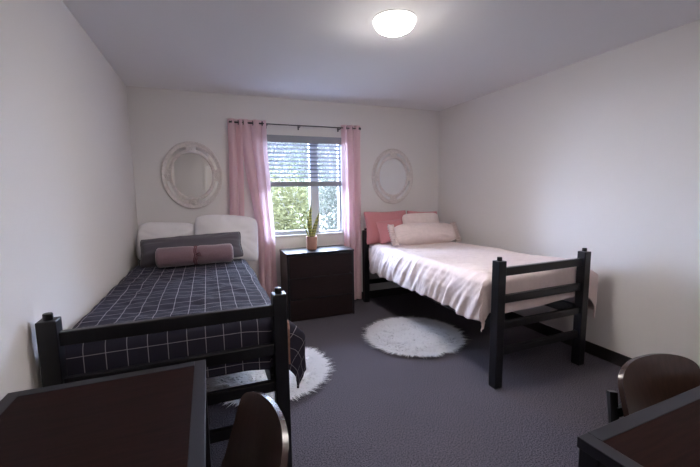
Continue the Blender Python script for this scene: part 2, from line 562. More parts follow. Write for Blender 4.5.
# ------------------------------------------------------------------ oval mirrors
def oval_mirror(loc, label, group):
    root = thing('wall_mirror', label, 'mirror', loc, 0, group)
    A, B = 0.296, 0.352        # outer half axes
    N = 96
    def ring(bm, prof, a0=0.0, a1=2 * PI, n=N):
        # prof: list of (fraction of the outer ellipse, y toward the room negative)
        closed = abs(a1 - a0 - 2 * PI) < 1e-6
        m = n if closed else n + 1
        rows = []
        for i in range(m):
            t = a0 + (a1 - a0) * i / n
            rows.append([bm.verts.new((A * s * math.cos(t), y, B * s * math.sin(t))) for s, y in prof])
        for i in range(n):
            r0, r1 = rows[i], rows[(i + 1) % m]
            for k in range(len(prof) - 1):
                bm.faces.new((r0[k], r0[k + 1], r1[k + 1], r1[k]))
        if not closed:
            bm.faces.new(rows[0]); bm.faces.new(list(reversed(rows[-1])))
    bm = bmesh.new()
    ring(bm, [(1.0, 0.0), (1.0, -0.012), (0.985, -0.022), (0.955, -0.026), (0.93, -0.022), (0.915, -0.018), (0.86, -0.0165), (0.74, -0.0165),
              (0.72, -0.021), (0.69, -0.024), (0.665, -0.021), (0.655, -0.012), (0.655, 0.0)])
    fr = mesh_obj('frame', bm, M['mirror_frame'], root, smooth=True)
    # beaded inner rim
    bm = bmesh.new()
    nb = 80
    for i in range(nb):
        t = 2 * PI * i / nb
        bmesh.ops.create_icosphere(bm, subdivisions=1, radius=0.0052, matrix=Matrix.Translation((A * 0.69 * math.cos(t), -0.0235, B * 0.69 * math.sin(t))))
    mesh_obj('bead_rim', bm, M['mirror_frame'], fr, smooth=True)
    # mirrored insets between four rosettes
    for q in range(4):
        bm = bmesh.new()
        a0 = q * PI / 2 + 0.21
        a1 = (q + 1) * PI / 2 - 0.21
        ring(bm, [(0.86, -0.0166), (0.855, -0.0195), (0.765, -0.0195), (0.76, -0.0166)], a0, a1, 20)
        mesh_obj('mirrored_inset', bm, M['mirror_inset'], fr)
        t = q * PI / 2
        bm = bmesh.new()
        c = Vector((A * 0.81 * math.cos(t), -0.019, B * 0.81 * math.sin(t)))
        for k in range(6):
            a = k * PI / 3
            bmesh.ops.create_icosphere(bm, subdivisions=2, radius=1, matrix=Matrix.Translation(c + Vector((0.016 * math.cos(a), 0, 0.016 * math.sin(a)))) @ Matrix.Diagonal((0.013, 0.006, 0.013, 1)))
        bmesh.ops.create_icosphere(bm, subdivisions=2, radius=1, matrix=Matrix.Translation(c) @ Matrix.Diagonal((0.012, 0.010, 0.012, 1)))
        mesh_obj('rosette', bm, M['mirror_frame'], fr, smooth=True)
    bm = bmesh.new()
    vs = [bm.verts.new((A * 0.665 * math.cos(2 * PI * i / N), -0.008, B * 0.665 * math.sin(2 * PI * i / N))) for i in range(N)]
    vb = [bm.verts.new((A * 0.665 * math.cos(2 * PI * i / N), -0.002, B * 0.665 * math.sin(2 * PI * i / N))) for i in range(N)]
    bm.faces.new(list(reversed(vs)))
    bm.faces.new(vb)
    for i in range(N):
        bm.faces.new((vs[i], vs[(i + 1) % N], vb[(i + 1) % N], vb[i]))
    bmesh.ops.recalc_face_normals(bm, faces=bm.faces)
    mesh_obj('glass', bm, M['mirror'], root)
    return root
m1 = oval_mirror((-0.125, YB - 0.0005, 1.582), 'whitewashed oval mirror on the wall left of the window, over the checked bed', 'matching oval mirrors')
dup(m1, (2.243, YB - 0.0005, 1.572), 0, 'whitewashed oval mirror on the wall right of the window, over the blush bed', 'matching oval mirrors')

# ------------------------------------------------------------------ beds
def bed(label, loc, rz, group, W, L, Hp=0.91):
    """local: x across (0..W), y from the foot (0) to the head (L)"""
    root = thing('bed_frame', label, 'bed', loc, rz, group)
    p = 0.066
    rails = ((0.80, 0.858), (0.605, 0.662), (0.418, 0.471), (0.226, 0.28))
    for end in (0, 1):
        y0 = 0 if end == 0 else L - p
        for x0 in (0, W - p):
            bm = BX((x0, y0, 0), (x0 + p, y0 + p, Hp), 0.004)
            po = mesh_obj('post', bm, M['black'], root)
            bm = bmesh.new()
            lathe(bm, [(0.017, -0.001), (0.017, 0.022), (0.015, 0.026), (0.006, 0.027)], 20, (x0 + p / 2, y0 + p / 2, Hp))
            mesh_obj('post_pin', bm, M['blackmetal'], po, smooth=False)
        for z0, z1 in rails:
            bm = BX((p - 0.004, y0 + 0.020, z0), (W - p + 0.004, y0 + 0.052, z1), 0.004)
            mesh_obj('cross_rail', bm, M['black'], root)
    for x0 in (0.052, W - 0.082):
        mesh_obj('side_rail', BX((x0, p - 0.004, 0.40), (x0 + 0.03, L - p + 0.004, 0.488), 0.004), M['black'], root)
    for k in range(9):
        y = 0.2 + k * (L - 0.4) / 8
        mesh_obj('slat', BX((0.060, y - 0.035, 0.487), (W - 0.060, y + 0.035, 0.53), 0.002), M['black'], root)
    return root

LB = dict(x=-0.642, y=1.684, W=0.972, L=2.27)
RBx, RBy, RBr = 1.803, 1.848, 0.013
RW, RL = 0.918, 2.245
bed('black wooden bed frame against the left wall under the checked comforter', (LB['x'], LB['y'], 0), 0, 'matching black bed frames', LB['W'], LB['L'], 0.912)
bed('black wooden bed frame near the right wall under the blush comforter', (RBx, RBy, 0), RBr, 'matching black bed frames', RW, RL)

def mattress(label, loc, rz, lo, hi):
    bm = BX(lo, hi, 0.045, 5)
    o = mesh_obj('mattress', bm, M['white_linen'], None, smooth=True)
    o.location = loc
    o.rotation_euler = (0, 0, rz)
    tag(o, label, 'mattress')
    return o
MZ0, MZ1 = 0.532, 0.735
mattress('white mattress on the left bed under the checked comforter', (LB['x'], LB['y'], 0), 0, (0.022, 0.108, MZ0), (0.930, 2.19, MZ1))
mattress('white mattress on the right bed under the blush comforter', (RBx, RBy, 0), RBr, (0.034, 0.105, MZ0), (0.885, 2.165, MZ1))

def comforter(label, loc, rz, X0, X1, Y0, Y1, left, right, foot, ztop, r, mats, wr, th, nx=150, ny=210, corner=None, bunch=0.0, clear=(0.0, -1.0)):
    """cloth over a mattress; X0..X1,Y0..Y1 is the flat top, left/right/foot are cloth overhang lengths"""
    root_mat = mats
    s0, s1 = X0 - left, X1 + right
    t0, t1 = Y0 - foot, Y1
    bm = bmesh.new()
    def fold(d, r):
        # arclength d past an edge -> (outward, down)
        q = r * PI / 2
        if d < q:
            a = d / r
            return r * math.sin(a), r * (1 - math.cos(a))
        return r, r + (d - q)
    def fn(u, v):
        s = s0 + (s1 - s0) * u
        t = t0 + (t1 - t0) * v
        dxl, dxr, dy = max(0, X0 - s), max(0, s - X1), max(0, Y0 - t)
        dx = max(dxl, dxr)
        sg = -1 if dxl > 0 else 1
        bx = X0 if dxl > 0 else (X1 if dxr > 0 else s)
        by = Y0 if dy > 0 else t
        zt = ztop(s, t)
        if dx == 0 and dy == 0:
            n = Vector((0, 0, 1))
            P = Vector((s, t, zt))
        else:
            d = math.hypot(dx, dy)
            o, dn = fold(d, r)
            nxv, nyv = sg * dx / d, -dy / d
            if dx > 0 and dy > 0 and corner:
                nyv *= 1 - (1 - corner) * sstep(0.0, 0.12, dx)
                o = o * (1 + 0.3 * min(dx, dy) / max(dx, dy))
                dn *= 0.93
            P = Vector((bx + nxv * o, by + nyv * o, zt - dn))
            n = Vector((nxv, nyv * (1 - 0.8 * sstep(0.0, 0.1, dx) if dx > 0 and dy > 0 else 1.0), 0)) * min(1, d / (r * 1.5)) + Vector((0, 0, 1)) * max(0, 1 - d / (r * 1.5))
        w = wr(s, t, dx, dy, sg)
        if bunch and sg < 0 and dx > 0:
            P.z += (0.028 * nz(t * 6, 1.1, 4.4) + 0.012 * nz(t * 19, 2.1, 4.4)) * min(1, dx / 0.3)
        if bunch and sg > 0 and dx > 0:
            P.y -= bunch * (1 - sstep(0.0, 0.3, t - Y0)) * sstep(0.03, 0.16, dx)
        P = P + n * w
        if dx > 0 and sg > 0 and P.y < clear[1]:
            P.x = max(P.x, clear[0])
        return P
    uvf = lambda u, v: (s0 + (s1 - s0) * u, t0 + (t1 - t0) * v)
    grid(bm, fn, nx, ny, uvf)
    o = mesh_obj('comforter', bm, mats, None, smooth=True)
    o.location = loc
    o.rotation_euler = (0, 0, rz)
    o['label'] = label
    o['category'] = 'comforter'
    solidify(o, th, -1, 1 if len(mats) > 1 else 0)
    return o

def wr_left(s, t, dx, dy, sg):
    w = 0.013 * nz(s * 4, t * 6, 1.0) + 0.007 * nz(s * 13 + t * 5, t * 11, 4.0)
    w += 0.004 * abs(nz(s * 9 - t * 3, t * 16, 8.0))
    if dx > 0 and sg > 0:
        w += min(1, dx / 0.15) * (0.045 + 0.07 * (1 - sstep(0.12, 0.6, t)))
        w += 0.020 * min(1, dx / 0.15) * (math.sin(t * 17 + 2 * nz(t * 3, 1.7)) * 0.5 + 0.5)
    if dy > 0 and dx == 0:
        w = 0.004 * nz(s * 5, t * 6, 3.0)
    if sg < 0 and dx > 0 or s < 0.12:
        w = max(-0.004, min(0.006, w))
    return w
comforter('charcoal comforter with white windowpane check on the left bed', (LB['x'], LB['y'], 0), 0,
          0.050, 0.90, 0.130, 1.93, 0.07, 0.36, 0.29,
          lambda s, t: 0.785 - 0.012 * sstep(0.2, 1.9, t) - 0.02 * sstep(0.75, 0.95, s) , 0.05,
          [M['check'], M['tan_lining']], wr_left, 0.012, corner=0.55, clear=(LB['W'] + 0.010, 0.078))

def wr_right(s, t, dx, dy, sg):
    # fine creases fanning out diagonally from the wall side to the near edge
    w = 0.014 * nz(s * 2.4, t * 2.6, 11.0)
    q = t + 0.55 * s + 0.06 * nz(s * 2.5, t * 2.5, 3.0)
    fade = 0.5 + 0.5 * (1 - sstep(0.15, 0.75, s))
    for fq, amp, sd in ((8.0, 0.011, 6.0), (15.0, 0.009, 16.0), (27.0, 0.004, 26.0)):
        c = nz(q * fq, s * 1.8 - t * 0.5, sd)
        w += amp * fade * max(0.0, 1 - abs(c) * 3.2) * (0.35 + 1.2 * max(0.0, nz(s * 2.6, t * 2.6, sd + 5)))
    w += 0.003 * nz(s * 30, t * 34, 5.0)
    if dx > 0 and sg < 0:
        k = min(1, dx / 0.2)
        g = q * 34 + 5 * nz(t * 2.5, dx * 1.2, 2.2)
        w += 0.011 * k * (0.5 + 0.5 * math.sin(g)) ** 2
        w += 0.010 * k * nz(q * 20, dx * 2, 8.8)
        w += 0.03 * k
    if dx > 0 and sg > 0:
        flare = 1 - sstep(0.10, 0.55, t)
        w += min(1, dx / 0.15) * (0.02 + 0.145 * flare + 0.018 * nz(t * 9, dx * 6, 7.7))
    if dy > 0 and dx == 0:
        w = 0.006 * nz(s * 7, t * 8, 3.0)
    return w
comforter('crumpled blush pink comforter on the right bed', (RBx, RBy, 0), RBr,
          0.060, 0.860, 0.134, 1.95, 0.36, 0.43, 0.305,
          lambda s, t: 0.782 - 0.012 * sstep(0.3, 2.0, t) + 0.028 * sstep(0.3, 0.9, s) * (1 - sstep(0.9, 2.0, t)), 0.055,
          [M['blush']], wr_right, 0.012, nx=150, ny=230, corner=0.35, bunch=0.085, clear=(RW + 0.016, 0.09))

# ------------------------------------------------------------------ pillows
def pillow_mesh(w, h, th, ears=0.06, seed=0.0, n=36, wrinkle=0.012, sag=0.0, rnd=0.25):
    bm = bmesh.new()
    rings = {}
    def pt(u, v, side):
        # u,v in -1..1; edges pull in between the corners
        ex = 1 - ears * (1 - v * v) * abs(u) ** 3
        ez = 1 - ears * (1 - u * u) * abs(v) ** 3
        x = u * w / 2 * ex * math.sqrt(1 - rnd * v ** 4 * 0.5 * u * u)
        z = v * h / 2 * ez * math.sqrt(1 - rnd * u ** 4 * 0.5 * v * v)
        prof = ((1 - abs(u) ** 3) * (1 - abs(v) ** 3)) ** 0.6 if abs(u) < 1 and abs(v) < 1 else 0
        rad = math.hypot(u, v)
        crease = abs(nz(math.atan2(v, u) * 3.2 + seed, rad * 1.2, seed + side)) * wrinkle * sstep(0.25, 0.9, rad) * (1 if prof > 0 else 0)
        y = side * (prof * th / 2 * (1 + 0.12 * nz(u * 2 + seed, v * 2, side)) - crease * prof)
        z -= sag * (1 - abs(v)) * 0 + sag * u * u
        return Vector((x, y, z))
    vs = {}
    for side in (-1, 1):
        for i in range(n + 1):
            for j in range(n + 1):
                edge = i in (0, n) or j in (0, n)
                key = (i, j, 0 if edge else side)
                if key not in vs:
                    vs[key] = bm.verts.new(pt(2 * i / n - 1, 2 * j / n - 1, side))
        for i in range(n):
            for j in range(n):
                q = []
                for a, b in ((i, j), (i + 1, j), (i + 1, j + 1), (i, j + 1)):
                    edge = a in (0, n) or b in (0, n)
                    q.append(vs[(a, b, 0 if edge else side)])
                if side == 1:
                    q.reverse()
                bm.faces.new(q)
    return bm

def pillow(label, loc, rot, w, h, th, mat, seed, ears=0.06, wrinkle=0.012, name='pillow', cat='pillow', piping=True, ruffle=0, sag=0.0, group=None, rnd=0.25):
    """loc is the middle; rot = (lean about x, turn about z, roll about y) in degrees"""
    root = thing(name, label, cat, loc, 0, group)
    root.rotation_mode = 'XYZ'
    root.rotation_euler = (math.radians(rot[0]), math.radians(rot[2]), math.radians(rot[1]))
    mesh_obj('cover', pillow_mesh(w, h, th, ears, seed, wrinkle=wrinkle, sag=sag, rnd=rnd), mat, root, smooth=True)
    if piping:
        bm = bmesh.new()
        pts = []
        n = 24
        def e(u, v):
            ex = 1 - ears * (1 - v * v) * abs(u) ** 3
            ez = 1 - ears * (1 - u * u) * abs(v) ** 3
            return (u * w / 2 * ex * math.sqrt(1 - rnd * v ** 4 * 0.5 * u * u), 0, v * h / 2 * ez * math.sqrt(1 - rnd * u ** 4 * 0.5 * v * v) - sag * u * u)
        for k in range(n): pts.append(e(-1 + 2 * k / n, -1))
        for k in range(n): pts.append(e(1, -1 + 2 * k / n))
        for k in range(n): pts.append(e(1 - 2 * k / n, 1))
        for k in range(n + 1): pts.append(e(-1, 1 - 2 * k / n))
        sweep(bm, pts, 0.0045, 6, caps=False)
        mesh_obj('piping', bm, mat, root, smooth=True)
    if ruffle:
        for sx in ((-1, 1) if ruffle == 2 else (-1,)):
            bm = bmesh.new()
            def fn(u, v):
                zc = (u - 0.5) * h * 0.96
                ph = u * 2 * PI * 9
                return Vector((sx * (w / 2 * 0.92 + v * 0.08), 0.022 * v * math.sin(ph) + 0.006 * nz(u * 9, v * 2, seed), zc))
            grid(bm, fn, 120, 5)
            o = mesh_obj('ruffle', bm, mat, root, smooth=True)
            solidify(o, 0.002, 0)
    return root

# left bed
pillow('white pillow leaning in the corner by the left wall, behind the charcoal pillow', (-0.365, 3.80, 0.938), (-18, 0, 4), 0.54, 0.40, 0.18, M['white_linen'], 1.1, rnd=0.6, ears=0.03, piping=False, wrinkle=0.035)
pillow('tall plump white pillow beside the pink curtain, behind the charcoal pillow', (0.170, 3.772, 0.958), (-18, 6, 5), 0.63, 0.48, 0.20, M['white_linen'], 5.2, sag=0.03, rnd=0.35, ears=0.04, piping=False, wrinkle=0.035)
pillow('long charcoal pillow in front of the two white pillows', (-0.140, 3.535, 0.900), (-40, 0, -2), 0.89, 0.29, 0.16, M['grey_cloth'], 8.4, ears=0.07, wrinkle=0.02)

b = thing('bolster_cushion', 'rolled mauve plush bolster tied round the middle, in front of the charcoal pillow', 'bolster', (-0.115, 3.335, 0.868), math.radians(1))
bm = bmesh.new()
prof = []
Lr, rr = 0.305, 0.082
for i in range(61):
    a = -Lr + 2 * Lr * i / 60
    k = min(1.0, (Lr - abs(a)) / 0.02)
    r0 = rr * (1 - (1 - k) ** 2 * 0.35)
    r0 *= 1 - 0.10 * math.exp(-(a / 0.022) ** 2)
    prof.append((r0 * (1 + 0.04 * nz(a * 9, 0.3)), a))
prof = [(0.012, -Lr - 0.002)] + prof + [(0.012, Lr + 0.002)]
lathe(bm, prof, 40)
for v in bm.verts:
    x, y, z = v.co
    t = math.atan2(y, x)
    bump = 1 + 0.03 * nz(math.cos(t) * 2, math.sin(t) * 2, z * 8)
    v.co = Vector((z, x * bump, y * bump))
bmesh.ops.recalc_face_normals(bm, faces=bm.faces)
mesh_obj('roll', bm, M['mauve'], b, smooth=True)
bm = bmesh.new()
for dxx in (-0.008, 0.006):
    n = 28
    sweep(bm, [(dxx + 0.004 * math.sin(k), 0.0785 * math.cos(2 * PI * k / n), 0.0785 * math.sin(2 * PI * k / n)) for k in range(n + 1)], 0.0055, 6, caps=False)
sweep(bm, [(0, -0.080, 0.02), (0.03, -0.090, 0.035), (0.045, -0.092, 0.01), (0.01, -0.086, 0.012)], 0.005, 6)
sweep(bm, [(0, -0.080, 0.015), (-0.015, -0.092, -0.01), (-0.02, -0.090, -0.045)], 0.005, 6)
mesh_obj('tie_cord', bm, plain('dark_mauve_cord', srgb(104, 66, 72), 0.9), b, smooth=True)

# right bed
pillow('dusty rose pillow leaning on the headboard at the left end', (2.035, 3.935, 0.950), (-14, -2, 0), 0.60, 0.42, 0.14, M['rose'], 2.3, ears=0.12, wrinkle=0.02)
pillow('dusty rose pillow at the wall side, showing above the blush pillows', (2.57, 3.945, 0.932), (-14, 2, 3), 0.49, 0.42, 0.14, M['rose'], 3.9, ears=0.12, wrinkle=0.02)
pillow('small dusty rose pillow tucked behind the ruffled end of the long blush pillow', (2.00, 3.765, 0.918), (-18, 0, -4), 0.34, 0.28, 0.11, M['rose'], 6.6, ears=0.10)
pillow('blush pillow standing upright in the middle behind the long blush pillow', (2.44, 3.775, 0.945), (-18, 0, 0), 0.54, 0.36, 0.14, M['blush'], 4.4, ears=0.05, rnd=0.5)
pillow('long blush pillow with ruffled ends in front of the other pillows on the right bed', (2.35, 3.565, 0.892), (-32, 0, 1), 0.84, 0.27, 0.19, M['blush'], 9.4, ears=0.03, piping=False, ruffle=2, wrinkle=0.025, rnd=0.7)

# ------------------------------------------------------------------ dresser
dr = thing('dresser', 'low dark brown dresser with three drawers under the window', 'dresser', (0.742, 3.702, 0))
DW, DD, DH = 0.758, 0.388, 0.749
bm = bmesh.new()
box(bm, (0, 0.004, 0.0), (0.022, DD, DH - 0.024), 0.002)
box(bm, (DW - 0.022, 0.004, 0.0), (DW, DD, DH - 0.024), 0.002)
box(bm, (0.022, DD - 0.012, 0.02), (DW - 0.022, DD, DH - 0.024))
box(bm, (0.022, 0.02, 0.01), (DW - 0.022, DD - 0.012, 0.03))
mesh_obj('body', bm, M['black'], dr)
mesh_obj('top', BX((-0.003, -0.004, DH - 0.024), (DW + 0.003, DD, DH), 0.003), M['black'], dr)
dz = [0.012, 0.252, 0.482, 0.722]
for k in range(3):
    bm = bmesh.new()
    box(bm, (0.024, 0.0, dz[k]), (DW - 0.024, 0.02, dz[k + 1] - 0.014), 0.0025)
    d = mesh_obj('drawer', bm, M['espresso_front'], dr)
    mesh_obj('finger_groove', BX((0.026, 0.006, dz[k + 1] - 0.0142), (DW - 0.026, 0.022, dz[k + 1] - 0.002), 0.001), M['black'], d)
    if k == 2:
        bm = bmesh.new()
        lathe(bm, [(0.008, 0.0), (0.008, 0.004), (0.005, 0.005)], 16)
        bmesh.ops.rotate(bm, verts=bm.verts, cent=(0, 0, 0), matrix=Matrix.Rotation(PI / 2, 3, 'X'))
        bmesh.ops.translate(bm, verts=bm.verts, vec=(DW - 0.046, 0.0, 0.49))
        mesh_obj('lock', bm, M['rod'], d)

# plant
pl = thing('potted_plant', 'snake plant in a terracotta pot on the dresser', 'plant', (1.066, 3.885, DH))
bm = bmesh.new()
lathe(bm, [(0.046, 0.0), (0.052, 0.004), (0.058, 0.02), (0.0625, 0.148), (0.0625, 0.152), (0.058, 0.152), (0.056, 0.13), (0.02, 0.128)], 40)
mesh_obj('pot', bm, M['terracotta'], pl, smooth=True)
bm = bmesh.new()
lathe(bm, [(0.057, 0.128), (0.057, 0.136), (0.03, 0.14), (0.004, 0.141)], 24)
mesh_obj('soil', bm, M['soil'], pl, smooth=True)
def snake_leaf(bx, by, tipx, tipy, h, w, twist):
    bm = bmesh.new()
    n = 16
    L_, C_, R_ = [], [], []
    for i in range(n + 1):
        t = i / n
        ww = w * (0.55 + 0.9 * t * (1 - t) * 2.0) * (1 - t ** 5) * 0.5
        a = twist + 0.5 * t
        c = Vector((bx + (tipx - bx) * t ** 1.3, by + (tipy - by) * t ** 1.3, 0.13 + h * t))
        side = Vector((math.cos(a), math.sin(a), 0))
        nrm = Vector((-math.sin(a), math.cos(a), 0))
        L_.append(bm.verts.new(c - side * ww + nrm * ww * 0.5))
        C_.append(bm.verts.new(c))
        R_.append(bm.verts.new(c + side * ww + nrm * ww * 0.5))
    for i in range(n):
        bm.faces.new((L_[i], C_[i], C_[i + 1], L_[i + 1]))
        bm.faces.new((C_[i], R_[i], R_[i + 1], C_[i + 1]))
    o = mesh_obj('leaf', bm, [M['snake'], M['snake_edge']], pl, smooth=True)
    solidify(o, 0.003, 0)
    o.modifiers['thickness'].material_offset_rim = 1
for a in ((-0.004, 0.01, 0.008, 0.02, 0.43, 0.040, 0.1), (0.022, 0.0, 0.095, -0.01, 0.29, 0.044, -0.3), (-0.026, 0.004, -0.125, 0.0, 0.25, 0.026, 0.4),
          (0.006, -0.02, 0.05, -0.06, 0.23, 0.036, 0.2), (-0.012, -0.012, -0.05, -0.03, 0.27, 0.034, -0.2), (0.012, 0.026, 0.03, 0.06, 0.33, 0.036, 0.8)):
    snake_leaf(*a)

# ------------------------------------------------------------------ fur rugs
def fur_rug(label, loc, rad, group, seed):
    rng = random.Random(seed)
    root = thing('fur_rug', label, 'rug', loc, 0, group)
    bm = bmesh.new()
    lathe(bm, [(rad * 0.95, 0.0), (rad * 0.96, 0.008), (rad * 0.94, 0.018), (rad * 0.86, 0.030), (rad * 0.7, 0.038), (rad * 0.4, 0.044), (0.01, 0.046)], 48)
    mesh_obj('backing', bm, M['backing'], root)
    verts, faces = [], []
    N = 12000
    for i in range(N):
        r = rad * 0.97 * math.sqrt(rng.random())
        if i % 6 == 0:
            r = rad * (0.93 + 0.05 * rng.random())
        a = rng.random() * 2 * PI
        x, y = r * math.cos(a), r * math.sin(a)
        # tufts lean in clumps, outwards near the rim
        cl_ = 2 * PI * nz(x * 9, y * 9, seed)
        rim = sstep(0.7, 1.0, r / rad)
        lean = 0.85 * (1 - rim) + 0.95 * rim
        dxv = math.cos(cl_ * 1.6) * (1 - rim) + math.cos(a) * rim * 1.2 + rng.gauss(0, 0.25)
        dyv = math.sin(cl_ * 1.6) * (1 - rim) + math.sin(a) * rim * 1.2 + rng.gauss(0, 0.25)
        ln = 0.072 * (0.7 + 0.6 * rng.random())
        hx, hy = dxv * ln * lean, dyv * ln * lean
        hz = ln * (0.30 - 0.06 * rim)
        w = 0.0055
        ta = rng.random() * PI
        sxv, syv = math.cos(ta) * w, math.sin(ta) * w
        k = len(verts)
        z0 = 0.046 - 0.010 * (r / rad) ** 2 - 0.032 * max(0.0, (r / rad - 0.6) / 0.4) ** 2
        verts += [(x - sxv, y - syv, z0), (x + sxv, y + syv, z0),
                  (x + hx * 0.45 - sxv * .8, y + hy * 0.45 - syv * .8, z0 + hz * 0.7), (x + hx * 0.45 + sxv * .8, y + hy * 0.45 + syv * .8, z0 + hz * 0.7),
                  (x + hx, y + hy, z0 + hz)]
        faces += [(k, k + 1, k + 3, k + 2), (k + 2, k + 3, k + 4)]
    me = bpy.data.meshes.new('pile')
    me.from_pydata(verts, [], faces)
    me.materials.append(M['fur'])
    o = bpy.data.objects.new('pile', me)
    COL.objects.link(o)
    o.parent = root
    o['kind'] = 'stuff'
    return root
r1 = fur_rug('round white fur rug on the carpet beside the blush bed', (1.765, 2.865, 0), 0.405, 'matching round fur rugs', 3)
dup(r1, (0.375, 2.705, 0), 2.2, 'round white fur rug partly under the checked bed', 'matching round fur rugs')

# ------------------------------------------------------------------ desks
def desk(label, loc, rz, W, D, group):
    """local x 0..W, y 0..D, top 0.75"""
    root = thing('desk', label, 'desk', loc, rz, group)
    zt = 0.75
    bd = 0.040
    bm = bmesh.new()
    box(bm, (0, 0, zt - 0.03), (bd, D, zt), 0.002)
    box(bm, (W - bd, 0, zt - 0.03), (W, D, zt), 0.002)
    box(bm, (bd, 0, zt - 0.03), (W - bd, bd, zt), 0.002)
    box(bm, (bd, D - bd, zt - 0.03), (W - bd, D, zt), 0.002)
    mesh_obj('top_border', bm, M['edge'], root)
    mesh_obj('top_panel', BX((bd - 0.001, bd - 0.001, zt - 0.028), (W - bd + 0.001, D - bd + 0.001, zt - 0.0012), 0.0005), M['espresso'], root)
    for x in (0.004, W - 0.054):
        for y in (0.004, D - 0.054):
            mesh_obj('leg', BX((x, y, 0), (x + 0.05, y + 0.05, zt - 0.0302), 0.003), M['black'], root)
    bm = bmesh.new()
    box(bm, (0.054, 0.014, zt - 0.11), (W - 0.054, 0.034, zt - 0.0302), 0.002)
    box(bm, (0.054, D - 0.034, zt - 0.11), (W - 0.054, D - 0.014, zt - 0.0302), 0.002)
    box(bm, (0.014, 0.054, zt - 0.11), (0.034, D - 0.054, zt - 0.0302), 0.002)
    box(bm, (W - 0.034, 0.054, zt - 0.11), (W - 0.014, D - 0.054, zt - 0.0302), 0.002)
    mesh_obj('apron', bm, M['black'], root)
    return root
desk('dark brown desk with a charcoal border against the left wall, by the checked bed', (XL + 0.014, 0.385, 0), 0, 0.611, 1.084, 'matching dark desks')
desk('dark brown desk with a charcoal border in the right corner of the picture', (0.887, 0.012, 0), math.radians(1.6), 1.07, 0.59, 'matching dark desks')

# ------------------------------------------------------------------ bent plywood chairs
def chair(label, loc, rz, group):
    """origin under the lower middle of the backrest; faces local +y"""
    root = thing('desk_chair', label, 'chair', loc, rz, group)
    zt, hs, ws, pw, wb, kk, lean, th = 0.815, 0.064, 0.190, 0.776, 0.196, 1.08, 0.307, 0.015
    zb = zt - 0.30
    def half(dz):
        if dz < hs:
            c = 1 - dz / hs
            # invert z = hs*(1-cos(a)^p), x = ws*sin(a)^p
            ca = min(1.0, max(0.0, c)) ** (1 / pw)
            sa = math.sqrt(max(0, 1 - ca * ca))
            return ws * sa ** pw
        if dz > 0.24:
            return wb * (1 - 0.35 * ((dz - 0.24) / 0.06) ** 2)
        return ws + (wb - ws) * (dz - hs) / (0.26 - hs)
    bm = bmesh.new()
    nu, nv = 24, 60
    def fn(u, v, off=0.0):
        dz = 0.30 * v ** 2.4
        hw = max(0.035, half(dz))
        x = (2 * u - 1) * hw
        z = zt - dz
        y = kk * x * x - lean * (z - (zt - 0.26))
        if dz > 0.22:
            y += 0.9 * (dz - 0.22) ** 1.5
        return Vector((x, y, z))
    grid(bm, fn, nu, nv)
    o = mesh_obj('backrest', bm, [M['bentply'], M['bentply'], M['ply_edge']], root, smooth=True)
    m = solidify(o, th, -1, 0)
    m.material_offset_rim = 2
    m.use_quality_normals = True
    es = o.modifiers.new('crisp_rim', 'EDGE_SPLIT')
    es.split_angle = math.radians(42)
    # make the thickness grow to the rear
    bmn = bmesh.new()
    bmn.from_mesh(o.data)
    bmesh.ops.recalc_face_normals(bmn, faces=bmn.faces)
    nrm = sum((f.normal for f in bmn.faces), Vector())
    if nrm.y < 0:
        bmesh.ops.reverse_faces(bmn, faces=bmn.faces)
    bmn.to_mesh(o.data)
    bmn.free()
    # seat
    bm = bmesh.new()
    def fs(u, v):
        t = v
        hw = 0.19 - 0.01 * t
        e = 1 - max(0, (t - 0.88) / 0.12) ** 2 * 0.12
        x = (2 * u - 1) * hw * e
        y = -0.005 + 0.43 * t
        z = 0.452 + 0.35 * x * x - 0.02 * math.sin(PI * min(1, t * 1.1)) - 0.03 * max(0, (t - 0.8) / 0.2) ** 2
        if t < 0.12:
            z += 0.06 * (1 - t / 0.12) ** 2
        return Vector((x, y, z))
    grid(bm, fs, 18, 26)
    o = mesh_obj('seat', bm, [M['bentply'], M['bentply'], M['ply_edge']], root, smooth=True)
    m = solidify(o, 0.016, -1, 0)
    m.material_offset_rim = 2
    # frame: square tube legs, rear legs run up beside the backrest
    for s in (-1, 1):
        x = s * 0.205
        bm = bmesh.new()
        sweep(bm, [(x, -0.12, 0.0), (x, -0.035, 0.43), (x, -0.022, 0.52), (x * 0.88, -0.066, 0.728)], 0.0165, 4)
        lg = mesh_obj('leg', bm, M['blackmetal'], root)
        mesh_obj('back_bracket', BX((min(x * 0.92, s * 0.130), -0.054, 0.650), (max(x * 0.92, s * 0.130), -0.038, 0.685), 0.002), M['blackmetal'], lg)
        bm = bmesh.new()
        sweep(bm, [(x, 0.44, 0.0), (x, 0.40, 0.425)], 0.0165, 4)
        mesh_obj('leg', bm, M['blackmetal'], root)
        bm = bmesh.new()
        box(bm, (x - 0.011, -0.03, 0.408), (x + 0.011, 0.41, 0.433), 0.002)
        mesh_obj('seat_rail', bm, M['blackmetal'], root)
    mesh_obj('cross_bar', BX((-0.205, 0.05, 0.410), (0.205, 0.075, 0.430), 0.002), M['blackmetal'], root)
    mesh_obj('cross_bar', BX((-0.205, 0.34, 0.390), (0.205, 0.365, 0.410), 0.002), M['blackmetal'], root)
    return root
c1 = chair('dark bent plywood chair pulled up to the left desk beside the checked bed', (0.060, 0.917, 0), 1.689, 'matching bent plywood chairs')
dup(c1, (1.389, 0.655, 0), 3.088, 'dark bent plywood chair at the far side of the right desk', 'matching bent plywood chairs')

